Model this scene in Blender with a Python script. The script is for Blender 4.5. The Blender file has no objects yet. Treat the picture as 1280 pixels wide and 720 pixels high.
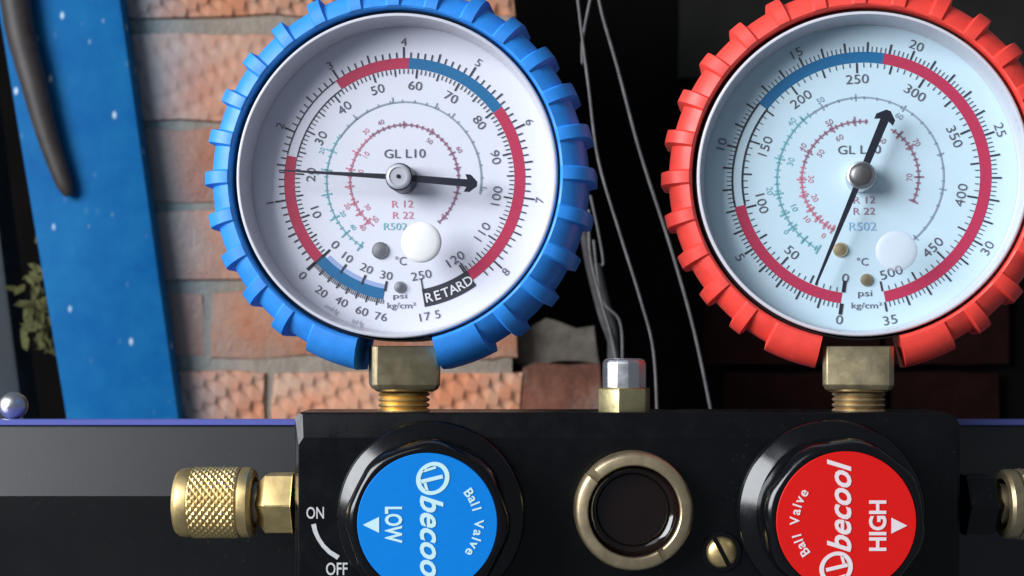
import bpy, bmesh, math, random
from mathutils import Vector, Matrix
random.seed(7)
R = math.radians
sc = bpy.context.scene
COL = sc.collection

# ------------------------------------------------------------------ camera, light, exposure
S = 0.000167            # metres for one picture pixel at the gauge plane (dial about 5 cm across its scale)
D = 1800.0              # camera distance in the same unit (30 cm)
PX, PY = 640.0, 430.0   # foot of the camera axis

def W(px, py, Y=0.0):
    """world point (metres) at depth Y (units of S behind the manifold's front face) seen at picture point px, py"""
    k = (D + Y) / D
    return Vector(((px - PX) * k * S, Y * S, (PY - py) * k * S))

cam_d = bpy.data.cameras.new('camera')
cam = bpy.data.objects.new('camera', cam_d); COL.objects.link(cam)
cam.location = (0, -D * S, 0); cam.rotation_euler = (R(90), 0, 0)
cam_d.sensor_width = 36; cam_d.lens = 36 * D / 1280
cam_d.shift_y = 70 / 1280
cam_d.clip_start = 0.01; cam_d.clip_end = 50
cam_d.dof.use_dof = True; cam_d.dof.focus_distance = (D - 20) * S; cam_d.dof.aperture_fstop = 52
sc.camera = cam

world = bpy.data.worlds.new('World'); sc.world = world; world.use_nodes = True
bg = world.node_tree.nodes['Background']
bg.inputs['Color'].default_value = (0.72, 0.84, 1.0, 1); bg.inputs['Strength'].default_value = 0.155

def area(name, loc, target, size, size_y, power, colour):
    d = bpy.data.lights.new(name, 'AREA'); d.shape = 'RECTANGLE'; d.size = size; d.size_y = size_y
    d.energy = power; d.color = colour
    o = bpy.data.objects.new(name, d); COL.objects.link(o)
    o.location = loc
    o.rotation_euler = (Vector(target) - Vector(loc)).to_track_quat('-Z', 'Y').to_euler()
    return o
# the open doorway beside the bench: one broad, soft, cool source
area('doorway_light', (-1.72, -1.02, 0.66), (0.0, 0.15, 0.0), 1.40, 1.3, 82, (0.93, 0.96, 1.0))
# weaker fill lamp, added for the case's sheen and to lift dial shadows
area('room_light', (-0.72, -1.34, 1.12), (0.0, 0.0, 0.0), 0.7, 0.6, 3.2, (0.88, 0.94, 1.0))

vs = sc.view_settings
vs.view_transform = 'Standard'; vs.look = 'None'; vs.gamma = 1; vs.exposure = 0.0
vs.use_curve_mapping = False
sc.cycles.max_bounces = 8; sc.cycles.transparent_max_bounces = 12
sc.cycles.use_denoising = True

# ------------------------------------------------------------------ materials
def nd(nt, t, **kw):
    n = nt.nodes.new(t)
    for k, v in kw.items():
        if k in n.inputs: n.inputs[k].default_value = v
        else: setattr(n, k, v)
    return n

def pbr(name, col, rough=0.5, metal=0.0, spec=0.5, var=0.0, var_scale=900.0, bump=0.0, bump_scale=2500.0, rvar=0.0, coat=0.0, sss=0.0, col2=None):
    m = bpy.data.materials.new(name); m.use_nodes = True
    nt = m.node_tree; b = nt.nodes['Principled BSDF']
    b.inputs['Base Color'].default_value = (*col, 1); b.inputs['Roughness'].default_value = rough
    b.inputs['Metallic'].default_value = metal; b.inputs['Specular IOR Level'].default_value = spec
    b.inputs['Coat Weight'].default_value = coat
    if sss:
        b.inputs['Subsurface Weight'].default_value = sss; b.inputs['Subsurface Radius'].default_value = (0.002, 0.001, 0.0008)
    tc = nd(nt, 'ShaderNodeTexCoord')
    if var or col2:
        n = nd(nt, 'ShaderNodeTexNoise', Scale=var_scale, Detail=5.0, Roughness=0.6)
        nt.links.new(tc.outputs['Object'], n.inputs['Vector'])
        mx = nd(nt, 'ShaderNodeMix', data_type='RGBA')
        mr = nd(nt, 'ShaderNodeMapRange'); mr.inputs['From Min'].default_value = 0.3; mr.inputs['From Max'].default_value = 0.7
        nt.links.new(n.outputs['Fac'], mr.inputs['Value'])
        c2 = col2 or tuple(min(1, c * (1 + var)) for c in col)
        c1 = col if col2 else tuple(c * (1 - var) for c in col)
        mx.inputs[6].default_value = (*c1, 1); mx.inputs[7].default_value = (*c2, 1)
        nt.links.new(mr.outputs['Result'], mx.inputs[0]); nt.links.new(mx.outputs[2], b.inputs['Base Color'])
    if rvar:
        n = nd(nt, 'ShaderNodeTexNoise', Scale=var_scale * 0.6, Detail=6.0, Roughness=0.65)
        nt.links.new(tc.outputs['Object'], n.inputs['Vector'])
        mr = nd(nt, 'ShaderNodeMapRange'); mr.inputs['From Min'].default_value = 0.3; mr.inputs['From Max'].default_value = 0.7
        mr.inputs['To Min'].default_value = max(0.02, rough - rvar); mr.inputs['To Max'].default_value = min(1, rough + rvar)
        nt.links.new(n.outputs['Fac'], mr.inputs['Value']); nt.links.new(mr.outputs['Result'], b.inputs['Roughness'])
    if bump:
        n = nd(nt, 'ShaderNodeTexNoise', Scale=bump_scale, Detail=4.0, Roughness=0.6)
        nt.links.new(tc.outputs['Object'], n.inputs['Vector'])
        bp = nd(nt, 'ShaderNodeBump', Strength=bump, Distance=0.0002)
        nt.links.new(n.outputs['Fac'], bp.inputs['Height']); nt.links.new(bp.outputs['Normal'], b.inputs['Normal'])
    return m

M = {}
M['boot_blue'] = pbr('blue_rubber', (0.022, 0.27, 0.84), 0.50, spec=0.62, var=0.13, var_scale=260, bump=0.10, rvar=0.08)
M['boot_red'] = pbr('red_rubber', (0.90, 0.058, 0.040), 0.50, spec=0.62, var=0.13, var_scale=260, bump=0.10, rvar=0.08)
M['case'] = pbr('case_metal', (0.03, 0.03, 0.035), 0.45, metal=0.3)
M['bezel'] = pbr('clear_bezel', (0.62, 0.62, 0.68), 0.20, spec=0.5)
M['dial_white'] = pbr('dial_white', (0.78, 0.79, 0.88), 0.55, spec=0.3, var=0.025, var_scale=60)
M['dial_pale_blue'] = pbr('dial_pale_blue', (0.60, 0.77, 0.86), 0.55, spec=0.3, var=0.03, var_scale=60)
M['ink'] = pbr('black_ink', (0.035, 0.035, 0.05), 0.5)
M['ink_num'] = pbr('numeral_ink', (0.11, 0.11, 0.14), 0.5)
M['ink_soft'] = pbr('grey_ink', (0.16, 0.16, 0.20), 0.5)
M['ink_faint'] = pbr('faint_grey_ink', (0.42, 0.44, 0.50), 0.5)
M['ink_white'] = pbr('white_ink', (0.80, 0.81, 0.84), 0.5)
M['band_red'] = pbr('red_band_ink', (0.50, 0.028, 0.085), 0.5, var=0.05)
M['band_blue'] = pbr('blue_band_ink', (0.006, 0.145, 0.34), 0.5, var=0.05)
M['temp_teal'] = pbr('teal_scale_ink', (0.22, 0.50, 0.56), 0.5)
M['temp_grey'] = pbr('slate_scale_ink', (0.30, 0.37, 0.45), 0.5)
M['temp_pink'] = pbr('pink_scale_ink', (0.68, 0.26, 0.35), 0.5)
M['temp_plum'] = pbr('plum_scale_ink', (0.38, 0.20, 0.28), 0.5)
M['needle'] = pbr('needle_black', (0.014, 0.016, 0.030), 0.38)
M['hub_white'] = pbr('hub_white', (0.55, 0.56, 0.60), 0.4, metal=0.2)
M['hub_grey'] = pbr('hub_grey', (0.20, 0.19, 0.19), 0.38, metal=0.75)
M['steel'] = pbr('steel', (0.72, 0.72, 0.74), 0.36, metal=1.0, rvar=0.06)
M['steel_dull'] = pbr('dull_steel', (0.30, 0.30, 0.32), 0.4, metal=0.9)
M['plug_white'] = pbr('plug_white', (0.90, 0.90, 0.90), 0.35, sss=0.2)
M['plug_pink'] = pbr('plug_pale', (0.54, 0.58, 0.66), 0.35, sss=0.2)
M['brass'] = pbr('bright_brass', (1.0, 0.71, 0.32), 0.42, metal=1.0, var=0.08, var_scale=500, rvar=0.08, bump=0.06)
M['brass_dull'] = pbr('dull_brass', (0.40, 0.33, 0.20), 0.42, metal=0.85, var=0.18, var_scale=350, rvar=0.12, bump=0.10)
M['brass_ring'] = pbr('ring_brass', (0.62, 0.49, 0.30), 0.40, metal=0.9, var=0.12, var_scale=400, rvar=0.10, bump=0.08)
M['brass_green'] = pbr('pale_brass', (0.60, 0.52, 0.28), 0.34, metal=0.9, var=0.1, rvar=0.08)
M['black_paint'] = pbr('black_paint', (0.003, 0.003, 0.0038), 0.30, spec=0.34, rvar=0.10, var_scale=300, bump=0.10, bump_scale=4500)
M['black_plastic'] = pbr('black_plastic', (0.003, 0.003, 0.004), 0.17, spec=0.5, rvar=0.04)
M['label_blue'] = pbr('label_blue', (0.0, 0.225, 0.74), 0.5, spec=0.25, var=0.03)
M['label_red'] = pbr('label_red', (0.76, 0.010, 0.008), 0.5, spec=0.25, var=0.03)
M['label_cyan'] = pbr('pale_cyan_ink', (0.62, 0.90, 0.93), 0.5)
M['label_pale'] = pbr('pale_pink_ink', (0.90, 0.78, 0.80), 0.5)
M['paint_white'] = pbr('white_paint', (0.62, 0.62, 0.63), 0.5, var=0.1)
M['dark_glass'] = pbr('dark_glass', (0.010, 0.005, 0.004), 0.09, spec=0.6)
M['case_black'] = pbr('case_black', (0.003, 0.003, 0.0035), 0.36, spec=0.75, rvar=0.07, var_scale=40, bump=0.05)
M['trim_blue'] = pbr('trim_blue', (0.12, 0.14, 0.48), 0.30, spec=0.6)
M['slate_post'] = pbr('slate_paint', (0.020, 0.030, 0.040), 0.6, var=0.3, var_scale=30)
M['strap'] = pbr('strap_rubber', (0.045, 0.036, 0.034), 0.55, var=0.3, var_scale=60, bump=0.15, bump_scale=400)
M['cord'] = pbr('sooty_cord', (0.05, 0.045, 0.045), 0.8, var=0.5, var_scale=80, bump=0.4, bump_scale=300)
M['wire'] = pbr('grey_wire', (0.13, 0.125, 0.125), 0.6, var=0.4, var_scale=120)
M['leaf'] = pbr('yellow_leaf', (0.085, 0.085, 0.022), 0.8, var=0.35, var_scale=60)
M['soot'] = pbr('sooty_wall', (0.004, 0.003, 0.003), 0.95, spec=0.1, var=0.4, var_scale=8)  # this and the next two: near-black colours stand in for the recess's shade
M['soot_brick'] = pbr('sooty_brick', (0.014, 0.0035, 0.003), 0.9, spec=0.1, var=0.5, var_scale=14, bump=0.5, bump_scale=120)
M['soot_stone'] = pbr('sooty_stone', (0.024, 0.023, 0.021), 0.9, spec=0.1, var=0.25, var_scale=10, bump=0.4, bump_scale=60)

def dusty(m, amount=0.35, scale=420.0):
    nt = m.node_tree; b = nt.nodes['Principled BSDF']; L = nt.links.new
    tc = nd(nt, 'ShaderNodeTexCoord')
    vo = nd(nt, 'ShaderNodeTexVoronoi', Scale=scale); L(tc.outputs['Object'], vo.inputs['Vector'])
    lt = nd(nt, 'ShaderNodeMapRange'); lt.inputs['From Min'].default_value = 0.08; lt.inputs['From Max'].default_value = 0.22
    lt.inputs['To Min'].default_value = 1; lt.inputs['To Max'].default_value = 0
    L(vo.outputs['Distance'], lt.inputs['Value'])
    n = nd(nt, 'ShaderNodeTexNoise', Scale=70.0, Detail=4.0); L(tc.outputs['Object'], n.inputs['Vector'])
    g = nd(nt, 'ShaderNodeMapRange'); g.inputs['From Min'].default_value = 0.5; g.inputs['From Max'].default_value = 0.75
    L(n.outputs['Fac'], g.inputs['Value'])
    mu = nd(nt, 'ShaderNodeMath', operation='MULTIPLY'); L(lt.outputs[0], mu.inputs[0]); L(g.outputs[0], mu.inputs[1])
    m2 = nd(nt, 'ShaderNodeMath', operation='MULTIPLY'); m2.inputs[1].default_value = amount; L(mu.outputs[0], m2.inputs[0])
    mx = nd(nt, 'ShaderNodeMix', data_type='RGBA'); mx.inputs[7].default_value = (0.30, 0.28, 0.26, 1)
    if b.inputs['Base Color'].links: L(b.inputs['Base Color'].links[0].from_socket, mx.inputs[6])
    else: mx.inputs[6].default_value = b.inputs['Base Color'].default_value
    L(m2.outputs[0], mx.inputs[0]); L(mx.outputs[2], b.inputs['Base Color'])
dusty(M['black_paint'], 0.10, 800.0); dusty(M['boot_blue'], 0.22, 300.0); dusty(M['boot_red'], 0.22, 300.0); dusty(M['case_black'], 0.08, 500.0)

def lens_material():
    m = bpy.data.materials.new('clear_lens'); m.use_nodes = True
    nt = m.node_tree; nt.nodes.clear()
    out = nd(nt, 'ShaderNodeOutputMaterial'); mix = nd(nt, 'ShaderNodeMixShader')
    tr = nd(nt, 'ShaderNodeBsdfTransparent'); gl = nd(nt, 'ShaderNodeBsdfGlossy', Roughness=0.06)
    # Schlick reflectance, the same from both sides of the thin sheet
    lw = nd(nt, 'ShaderNodeLayerWeight', Blend=0.5)
    pw = nd(nt, 'ShaderNodeMath', operation='POWER'); pw.inputs[1].default_value = 5.0
    fr = nd(nt, 'ShaderNodeMath', operation='MULTIPLY_ADD'); fr.inputs[1].default_value = 0.94; fr.inputs[2].default_value = 0.035
    nt.links.new(lw.outputs['Facing'], pw.inputs[0]); nt.links.new(pw.outputs[0], fr.inputs[0])
    tr.inputs['Color'].default_value = (0.97, 0.975, 0.98, 1)
    nt.links.new(fr.outputs[0], mix.inputs[0]); nt.links.new(tr.outputs[0], mix.inputs[1]); nt.links.new(gl.outputs[0], mix.inputs[2])
    nt.links.new(mix.outputs[0], out.inputs[0])
    return m
M['lens'] = lens_material()
def milky(name, col, clear):
    m = pbr(name, col, 0.4, spec=0.3); nt = m.node_tree
    out = nt.nodes['Material Output']; mix = nd(nt, 'ShaderNodeMixShader'); tr = nd(nt, 'ShaderNodeBsdfTransparent')
    mix.inputs[0].default_value = clear
    nt.links.new(nt.nodes['Principled BSDF'].outputs[0], mix.inputs[1]); nt.links.new(tr.outputs[0], mix.inputs[2]); nt.links.new(mix.outputs[0], out.inputs[0])
    return m
M['plug_pink'] = milky('plug_milky', (0.72, 0.70, 0.78), 0.55)


def post_material():
    """blue painted sheet steel with small chips of bare, pale paint and a few rubbed patches"""
    m = pbr('blue_post_paint', (0.003, 0.105, 0.34), 0.55, spec=0.06, col2=(0.012, 0.165, 0.40), var_scale=22, bump=0.12, bump_scale=220)
    nt = m.node_tree; b = nt.nodes['Principled BSDF']
    src = b.inputs['Base Color'].links[0].from_socket
    tc = nd(nt, 'ShaderNodeTexCoord')
    mp = nd(nt, 'ShaderNodeMapping'); mp.inputs['Scale'].default_value = (1, 1, 0.55); mp.inputs['Rotation'].default_value = (0, R(12), 0)
    nt.links.new(tc.outputs['Object'], mp.inputs['Vector'])
    vo = nd(nt, 'ShaderNodeTexVoronoi', Scale=80.0); nt.links.new(mp.outputs[0], vo.inputs['Vector'])
    lt = nd(nt, 'ShaderNodeMapRange'); lt.inputs['From Min'].default_value = 0.07; lt.inputs['From Max'].default_value = 0.19
    lt.inputs['To Min'].default_value = 1; lt.inputs['To Max'].default_value = 0
    nt.links.new(vo.outputs['Distance'], lt.inputs['Value'])
    sep = nd(nt, 'ShaderNodeSeparateColor'); nt.links.new(vo.outputs['Color'], sep.inputs[0])
    gt = nd(nt, 'ShaderNodeMath', operation='GREATER_THAN'); gt.inputs[1].default_value = 0.30
    nt.links.new(sep.outputs[0], gt.inputs[0])
    mu = nd(nt, 'ShaderNodeMath', operation='MULTIPLY'); nt.links.new(lt.outputs[0], mu.inputs[0]); nt.links.new(gt.outputs[0], mu.inputs[1])
    mu2 = nd(nt, 'ShaderNodeMath', operation='MULTIPLY'); nt.links.new(mu.outputs[0], mu2.inputs[0]); nt.links.new(sep.outputs[1], mu2.inputs[1])
    mx = nd(nt, 'ShaderNodeMix', data_type='RGBA'); mx.inputs[7].default_value = (0.55, 0.70, 0.80, 1)
    nt.links.new(mu2.outputs[0], mx.inputs[0]); nt.links.new(src, mx.inputs[6]); nt.links.new(mx.outputs[2], b.inputs['Base Color'])
    return m
M['post'] = post_material()

def brick_material(name, c1, c2, score):
    """fired clay with lime smears; a scored face of slanted dimples; blue overspray beside the painted post"""
    m = bpy.data.materials.new(name); m.use_nodes = True
    nt = m.node_tree; b = nt.nodes['Principled BSDF']; L = nt.links.new
    b.inputs['Roughness'].default_value = 0.85; b.inputs['Specular IOR Level'].default_value = 0.25
    geo = nd(nt, 'ShaderNodeNewGeometry'); info = nd(nt, 'ShaderNodeObjectInfo')
    n1 = nd(nt, 'ShaderNodeTexNoise', Scale=22.0, Detail=6.0, Roughness=0.65); L(geo.outputs['Position'], n1.inputs['Vector'])
    mr = nd(nt, 'ShaderNodeMapRange'); mr.inputs['From Min'].default_value = 0.35; mr.inputs['From Max'].default_value = 0.65
    L(n1.outputs['Fac'], mr.inputs['Value'])
    mx = nd(nt, 'ShaderNodeMix', data_type='RGBA'); mx.inputs[6].default_value = (*c1, 1); mx.inputs[7].default_value = (*c2, 1)
    L(mr.outputs[0], mx.inputs[0])
    hv = nd(nt, 'ShaderNodeHueSaturation'); L(mx.outputs[2], hv.inputs['Color'])
    rv = nd(nt, 'ShaderNodeMapRange'); rv.inputs['To Min'].default_value = 0.82; rv.inputs['To Max'].default_value = 1.15
    L(info.outputs['Random'], rv.inputs['Value']); L(rv.outputs[0], hv.inputs['Value'])
    # lime / ash smears
    n2 = nd(nt, 'ShaderNodeTexNoise', Scale=9.0, Detail=7.0, Roughness=0.7); L(geo.outputs['Position'], n2.inputs['Vector'])
    m2 = nd(nt, 'ShaderNodeMapRange'); m2.inputs['From Min'].default_value = 0.48; m2.inputs['From Max'].default_value = 0.68; m2.inputs['To Max'].default_value = 0.6
    L(n2.outputs['Fac'], m2.inputs['Value'])
    mx2 = nd(nt, 'ShaderNodeMix', data_type='RGBA'); mx2.inputs[7].default_value = (0.42, 0.37, 0.32, 1)
    L(m2.outputs[0], mx2.inputs[0]); L(hv.outputs[0], mx2.inputs[6])
    # blue overspray from painting the post: follows the post's slanted edge
    sp = nd(nt, 'ShaderNodeSeparateXYZ'); L(geo.outputs['Position'], sp.inputs[0])
    n3 = nd(nt, 'ShaderNodeTexNoise', Scale=14.0, Detail=4.0); L(geo.outputs['Position'], n3.inputs['Vector'])
    a0 = W(230, 520, 5900); a1 = W(185, 0, 5900)
    sl = (a1.x - a0.x) / (a1.z - a0.z)
    e1 = nd(nt, 'ShaderNodeMath', operation='MULTIPLY_ADD'); e1.inputs[1].default_value = -sl; L(sp.outputs['Z'], e1.inputs[0]); L(sp.outputs['X'], e1.inputs[2])
    e2 = nd(nt, 'ShaderNodeMath', operation='MULTIPLY_ADD'); e2.inputs[1].default_value = 0.055; L(n3.outputs['Fac'], e2.inputs[0]); L(e1.outputs[0], e2.inputs[2])
    base = a0.x - sl * a0.z
    m3 = nd(nt, 'ShaderNodeMapRange', interpolation_type='SMOOTHSTEP'); m3.inputs['From Min'].default_value = base + 0.012; m3.inputs['From Max'].default_value = base + 0.095
    m3.inputs['To Min'].default_value = 0.72; m3.inputs['To Max'].default_value = 0
    L(e2.outputs[0], m3.inputs['Value'])
    mx3 = nd(nt, 'ShaderNodeMix', data_type='RGBA'); mx3.inputs[7].default_value = (0.10, 0.25, 0.34, 1)
    L(m3.outputs[0], mx3.inputs[0]); L(mx2.outputs[2], mx3.inputs[6])
    L(mx3.outputs[2], b.inputs['Base Color'])
    # relief
    n4 = nd(nt, 'ShaderNodeTexNoise', Scale=75.0, Detail=9.0, Roughness=0.72); L(geo.outputs['Position'], n4.inputs['Vector'])
    h = n4.outputs['Fac']
    if score:
        mp = nd(nt, 'ShaderNodeMapping'); mp.inputs['Rotation'].default_value = (0, R(28), 0); L(geo.outputs['Position'], mp.inputs['Vector'])
        dn = nd(nt, 'ShaderNodeVectorMath', operation='MULTIPLY_ADD')
        nc = nd(nt, 'ShaderNodeTexNoise', Scale=35.0, Detail=2.0); L(geo.outputs['Position'], nc.inputs['Vector'])
        L(nc.outputs['Color'], dn.inputs[0]); dn.inputs[1].default_value = (0.009,) * 3
        of = nd(nt, 'ShaderNodeVectorMath', operation='ADD'); L(mp.outputs[0], of.inputs[0]); L(info.outputs['Random'], of.inputs[1]); L(of.outputs[0], dn.inputs[2])
        s2 = nd(nt, 'ShaderNodeSeparateXYZ'); L(dn.outputs[0], s2.inputs[0])
        sx = nd(nt, 'ShaderNodeMath', operation='MULTIPLY'); sx.inputs[1].default_value = 2 * math.pi / 0.0125; L(s2.outputs['X'], sx.inputs[0])
        sz = nd(nt, 'ShaderNodeMath', operation='MULTIPLY'); sz.inputs[1].default_value = 2 * math.pi / 0.019; L(s2.outputs['Z'], sz.inputs[0])
        c_ = nd(nt, 'ShaderNodeMath', operation='SINE'); L(sx.outputs[0], c_.inputs[0])
        d_ = nd(nt, 'ShaderNodeMath', operation='SINE'); L(sz.outputs[0], d_.inputs[0])
        pr = nd(nt, 'ShaderNodeMath', operation='MULTIPLY_ADD'); pr.inputs[1].default_value = 0.8; L(c_.outputs[0], pr.inputs[0]); L(d_.outputs[0], pr.inputs[2])
        cl = nd(nt, 'ShaderNodeMapRange'); cl.inputs['From Min'].default_value = -0.2; cl.inputs['From Max'].default_value = 1.7; cl.inputs['To Min'].default_value = 1.0; cl.inputs['To Max'].default_value = 0.0
        L(pr.outputs[0], cl.inputs['Value'])
        ad = nd(nt, 'ShaderNodeMath', operation='MULTIPLY_ADD'); ad.inputs[1].default_value = 0.35; L(n4.outputs['Fac'], ad.inputs[0]); L(cl.outputs[0], ad.inputs[2])
        h = ad.outputs[0]
    bp = nd(nt, 'ShaderNodeBump', Strength=score if score else 0.8, Distance=0.005 if score else 0.008); L(h, bp.inputs['Height']); L(bp.outputs[0], b.inputs['Normal'])
    return m
M['brick_scored'] = brick_material('scored_brick', (0.64, 0.23, 0.115), (0.66, 0.36, 0.23), 0.7)
M['brick_plain'] = brick_material('plain_brick', (0.62, 0.225, 0.12), (0.64, 0.35, 0.24), 0.0)
M['brick_rough'] = brick_material('rough_brick', (0.60, 0.24, 0.14), (0.64, 0.37, 0.27), 0.38)
M['brick_dirty'] = brick_material('sooty_red_brick', (0.30, 0.115, 0.07), (0.12, 0.055, 0.04), 0.0)  # shade and soot of the broken end, both in its darker brown
M['ash'] = pbr('sooty_ash', (0.07, 0.06, 0.05), 0.95, spec=0.2, col2=(0.19, 0.165, 0.14), var_scale=45, bump=0.6, bump_scale=90)
M['mortar'] = brick_material('mortar', (0.46, 0.38, 0.31), (0.32, 0.26, 0.20), 0.0)

# ------------------------------------------------------------------ mesh helpers (picture units -> metres)
class MB:
    def __init__(s): s.v = []; s.f = []
    def vert(s, p): s.v.append(tuple(p)); return len(s.v) - 1
    def quad_strip(s, rows, closed_u=False, closed_v=False):
        """rows: list of equal rings of points"""
        n = len(rows[0]); idx = [[s.vert(p) for p in r] for r in rows]
        for i in range(len(rows) - (0 if closed_v else 1)):
            a, b = idx[i], idx[(i + 1) % len(rows)]
            for j in range(n - (0 if closed_u else 1)):
                k = (j + 1) % n
                s.f.append((a[j], a[k], b[k], b[j]))
        return idx
    def lathe(s, prof, n=64, axis='Y', c=(0, 0, 0), cap0=False, cap1=False, phase=0.0):
        """prof: (radius, position along the axis)"""
        rows = []
        for r, t in prof:
            ring = []
            for j in range(n):
                a = phase + 2 * math.pi * j / n
                x, y = r * math.cos(a), r * math.sin(a)
                p = {'Y': (x, t, y), 'X': (t, x, y), 'Z': (x, y, t)}[axis]
                ring.append((p[0] + c[0], p[1] + c[1], p[2] + c[2]))
            rows.append(ring)
        idx = s.quad_strip(rows, closed_u=True)
        if cap0: s.f.append(tuple(idx[0]))
        if cap1: s.f.append(tuple(reversed(idx[-1])))
        return s
    def sector(s, r0, r1, a0, a1, y, step=2.0):
        n = max(2, int(abs(a1 - a0) / step))
        rows = []
        for i in range(n + 1):
            a = R(a0 + (a1 - a0) * i / n)
            rows.append([(r0 * math.cos(a), y, r0 * math.sin(a)), (r1 * math.cos(a), y, r1 * math.sin(a))])
        s.quad_strip(rows); return s
    def tick(s, a, r0, r1, w, y):
        a = R(a); u = (math.cos(a), math.sin(a)); t = (-u[1] * w / 2, u[0] * w / 2)
        i = [s.vert((u[0] * r + t[0] * k, y, u[1] * r + t[1] * k)) for r, k in ((r0, 1), (r0, -1), (r1, -1), (r1, 1))]
        s.f.append(tuple(i)); return s
    def line(s, pts, w, y):
        rows = []
        for i, p in enumerate(pts):
            a = pts[max(0, i - 1)]; b = pts[min(len(pts) - 1, i + 1)]
            d = Vector((b[0] - a[0], b[1] - a[1])); d.normalize()
            ww = w[i] if isinstance(w, (list, tuple)) else w
            rows.append([(p[0] - d.y * ww / 2, y, p[1] + d.x * ww / 2), (p[0] + d.y * ww / 2, y, p[1] - d.x * ww / 2)])
        s.quad_strip(rows); return s
    def poly(s, pts, y):
        s.f.append(tuple(s.vert((p[0], y, p[1])) for p in pts)); return s
    def box(s, x0, x1, y0, y1, z0, z1):
        i = [s.vert(p) for p in ((x0, y0, z0), (x1, y0, z0), (x1, y1, z0), (x0, y1, z0), (x0, y0, z1), (x1, y0, z1), (x1, y1, z1), (x0, y1, z1))]
        for q in ((0, 3, 2, 1), (4, 5, 6, 7), (0, 1, 5, 4), (1, 2, 6, 5), (2, 3, 7, 6), (3, 0, 4, 7)): s.f.append(tuple(i[k] for k in q))
        return s
    def prism(s, n, rad, z0, z1, phase, cham=0.0, c=(0, 0), axis='Z'):
        prof = [(rad - cham, z0), (rad, z0 + cham * 0.6), (rad, z1 - cham * 0.6), (rad - cham, z1)] if cham else [(rad, z0), (rad, z1)]
        o = {'Z': (c[0], c[1], 0), 'X': (0, c[0], c[1])}[axis]
        s.lathe(prof, n, axis, o, True, True, phase); return s

CHARS = {}
def glyphs(text, shear=0.0, bold=0.0):
    key = (text, shear, bold)
    if key not in CHARS:
        c = bpy.data.curves.new('lettering_outline', 'FONT'); c.body = text; c.size = 1; c.shear = shear; c.offset = bold; c.resolution_u = 3
        o = bpy.data.objects.new('lettering_outline', c); COL.objects.link(o)
        bpy.context.view_layer.update()
        dg = bpy.context.evaluated_depsgraph_get()
        me = o.evaluated_get(dg).to_mesh()
        CHARS[key] = ([(v.co.x, v.co.y) for v in me.vertices], [tuple(p.vertices) for p in me.polygons])
        o.evaluated_get(dg).to_mesh_clear()
        bpy.data.objects.remove(o); bpy.data.curves.remove(c)
    return CHARS[key]

def put_text(mb, text, cx, cz, h, rot, y, w=None, shear=0.0, bold=0.0, wscale=1.0):
    """flat lettering centred at cx, cz; h = height of its bounding box, w = its length (None keeps the letter proportions)"""
    vs_, fs = glyphs(text, shear, bold)
    xs = [p[0] for p in vs_]; ys = [p[1] for p in vs_]
    sx0, sx1, sy0, sy1 = min(xs), max(xs), min(ys), max(ys)
    ky = h / (sy1 - sy0); kx = ky * wscale if w is None else w / (sx1 - sx0)
    ca, sa = math.cos(R(rot)), math.sin(R(rot)); b = len(mb.v)
    for x, z in vs_:
        x = (x - (sx0 + sx1) / 2) * kx; z = (z - (sy0 + sy1) / 2) * ky
        mb.v.append((cx + x * ca - z * sa, y, cz + x * sa + z * ca))
    for f in fs: mb.f.append(tuple(i + b for i in f))

def make(name, mb, mat, parent=None, loc=None, smooth=None, kind=None, label=None, bevel=0.0):
    """mb in picture units, local to the object; loc in metres (parent space)"""
    me = bpy.data.meshes.new(name)
    me.from_pydata([(x * S, y * S, z * S) for x, y, z in mb.v], [], mb.f)
    bm = bmesh.new(); bm.from_mesh(me)
    if bevel:
        bmesh.ops.remove_doubles(bm, verts=bm.verts, dist=1e-7)
        bmesh.ops.bevel(bm, geom=[e for e in bm.edges if len(e.link_faces) == 2 and e.calc_face_angle(0) > R(25)], offset=bevel * S, segments=2, profile=0.6, affect='EDGES')
    if smooth is not None: bmesh.ops.recalc_face_normals(bm, faces=bm.faces)
    bm.to_mesh(me); bm.free()
    if smooth is not None:
        me.shade_smooth(); me.set_sharp_from_angle(angle=R(smooth))
    me.materials.append(M[mat])
    o = bpy.data.objects.new(name, me); COL.objects.link(o)
    if parent: o.parent = parent
    if loc is not None: o.location = loc
    if kind: o['kind'] = kind
    if label: o['label'] = label
    return o

def thing(o, label, cat, group=None):
    o['label'] = label; o['category'] = cat
    if group: o['group'] = group
    return o

def empty(name, loc):
    o = bpy.data.objects.new(name, None); COL.objects.link(o); o.location = loc; o.empty_display_size = 0.01
    return o

# ------------------------------------------------------------------ setting: room behind with its shade put into the colours, brick wall
YR = 8600.0     # far wall
YW = 5900.0     # face of the brick wall
def brect(px0, px1, py0, py1, Y):
    a, b = W(px0, py1, Y) / S, W(px1, py0, Y) / S
    return a.x, b.x, a.z, b.z

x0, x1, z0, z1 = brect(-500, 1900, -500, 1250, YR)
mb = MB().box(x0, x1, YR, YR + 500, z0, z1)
back_wall = make('wall', mb, 'soot', kind='structure')

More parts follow.
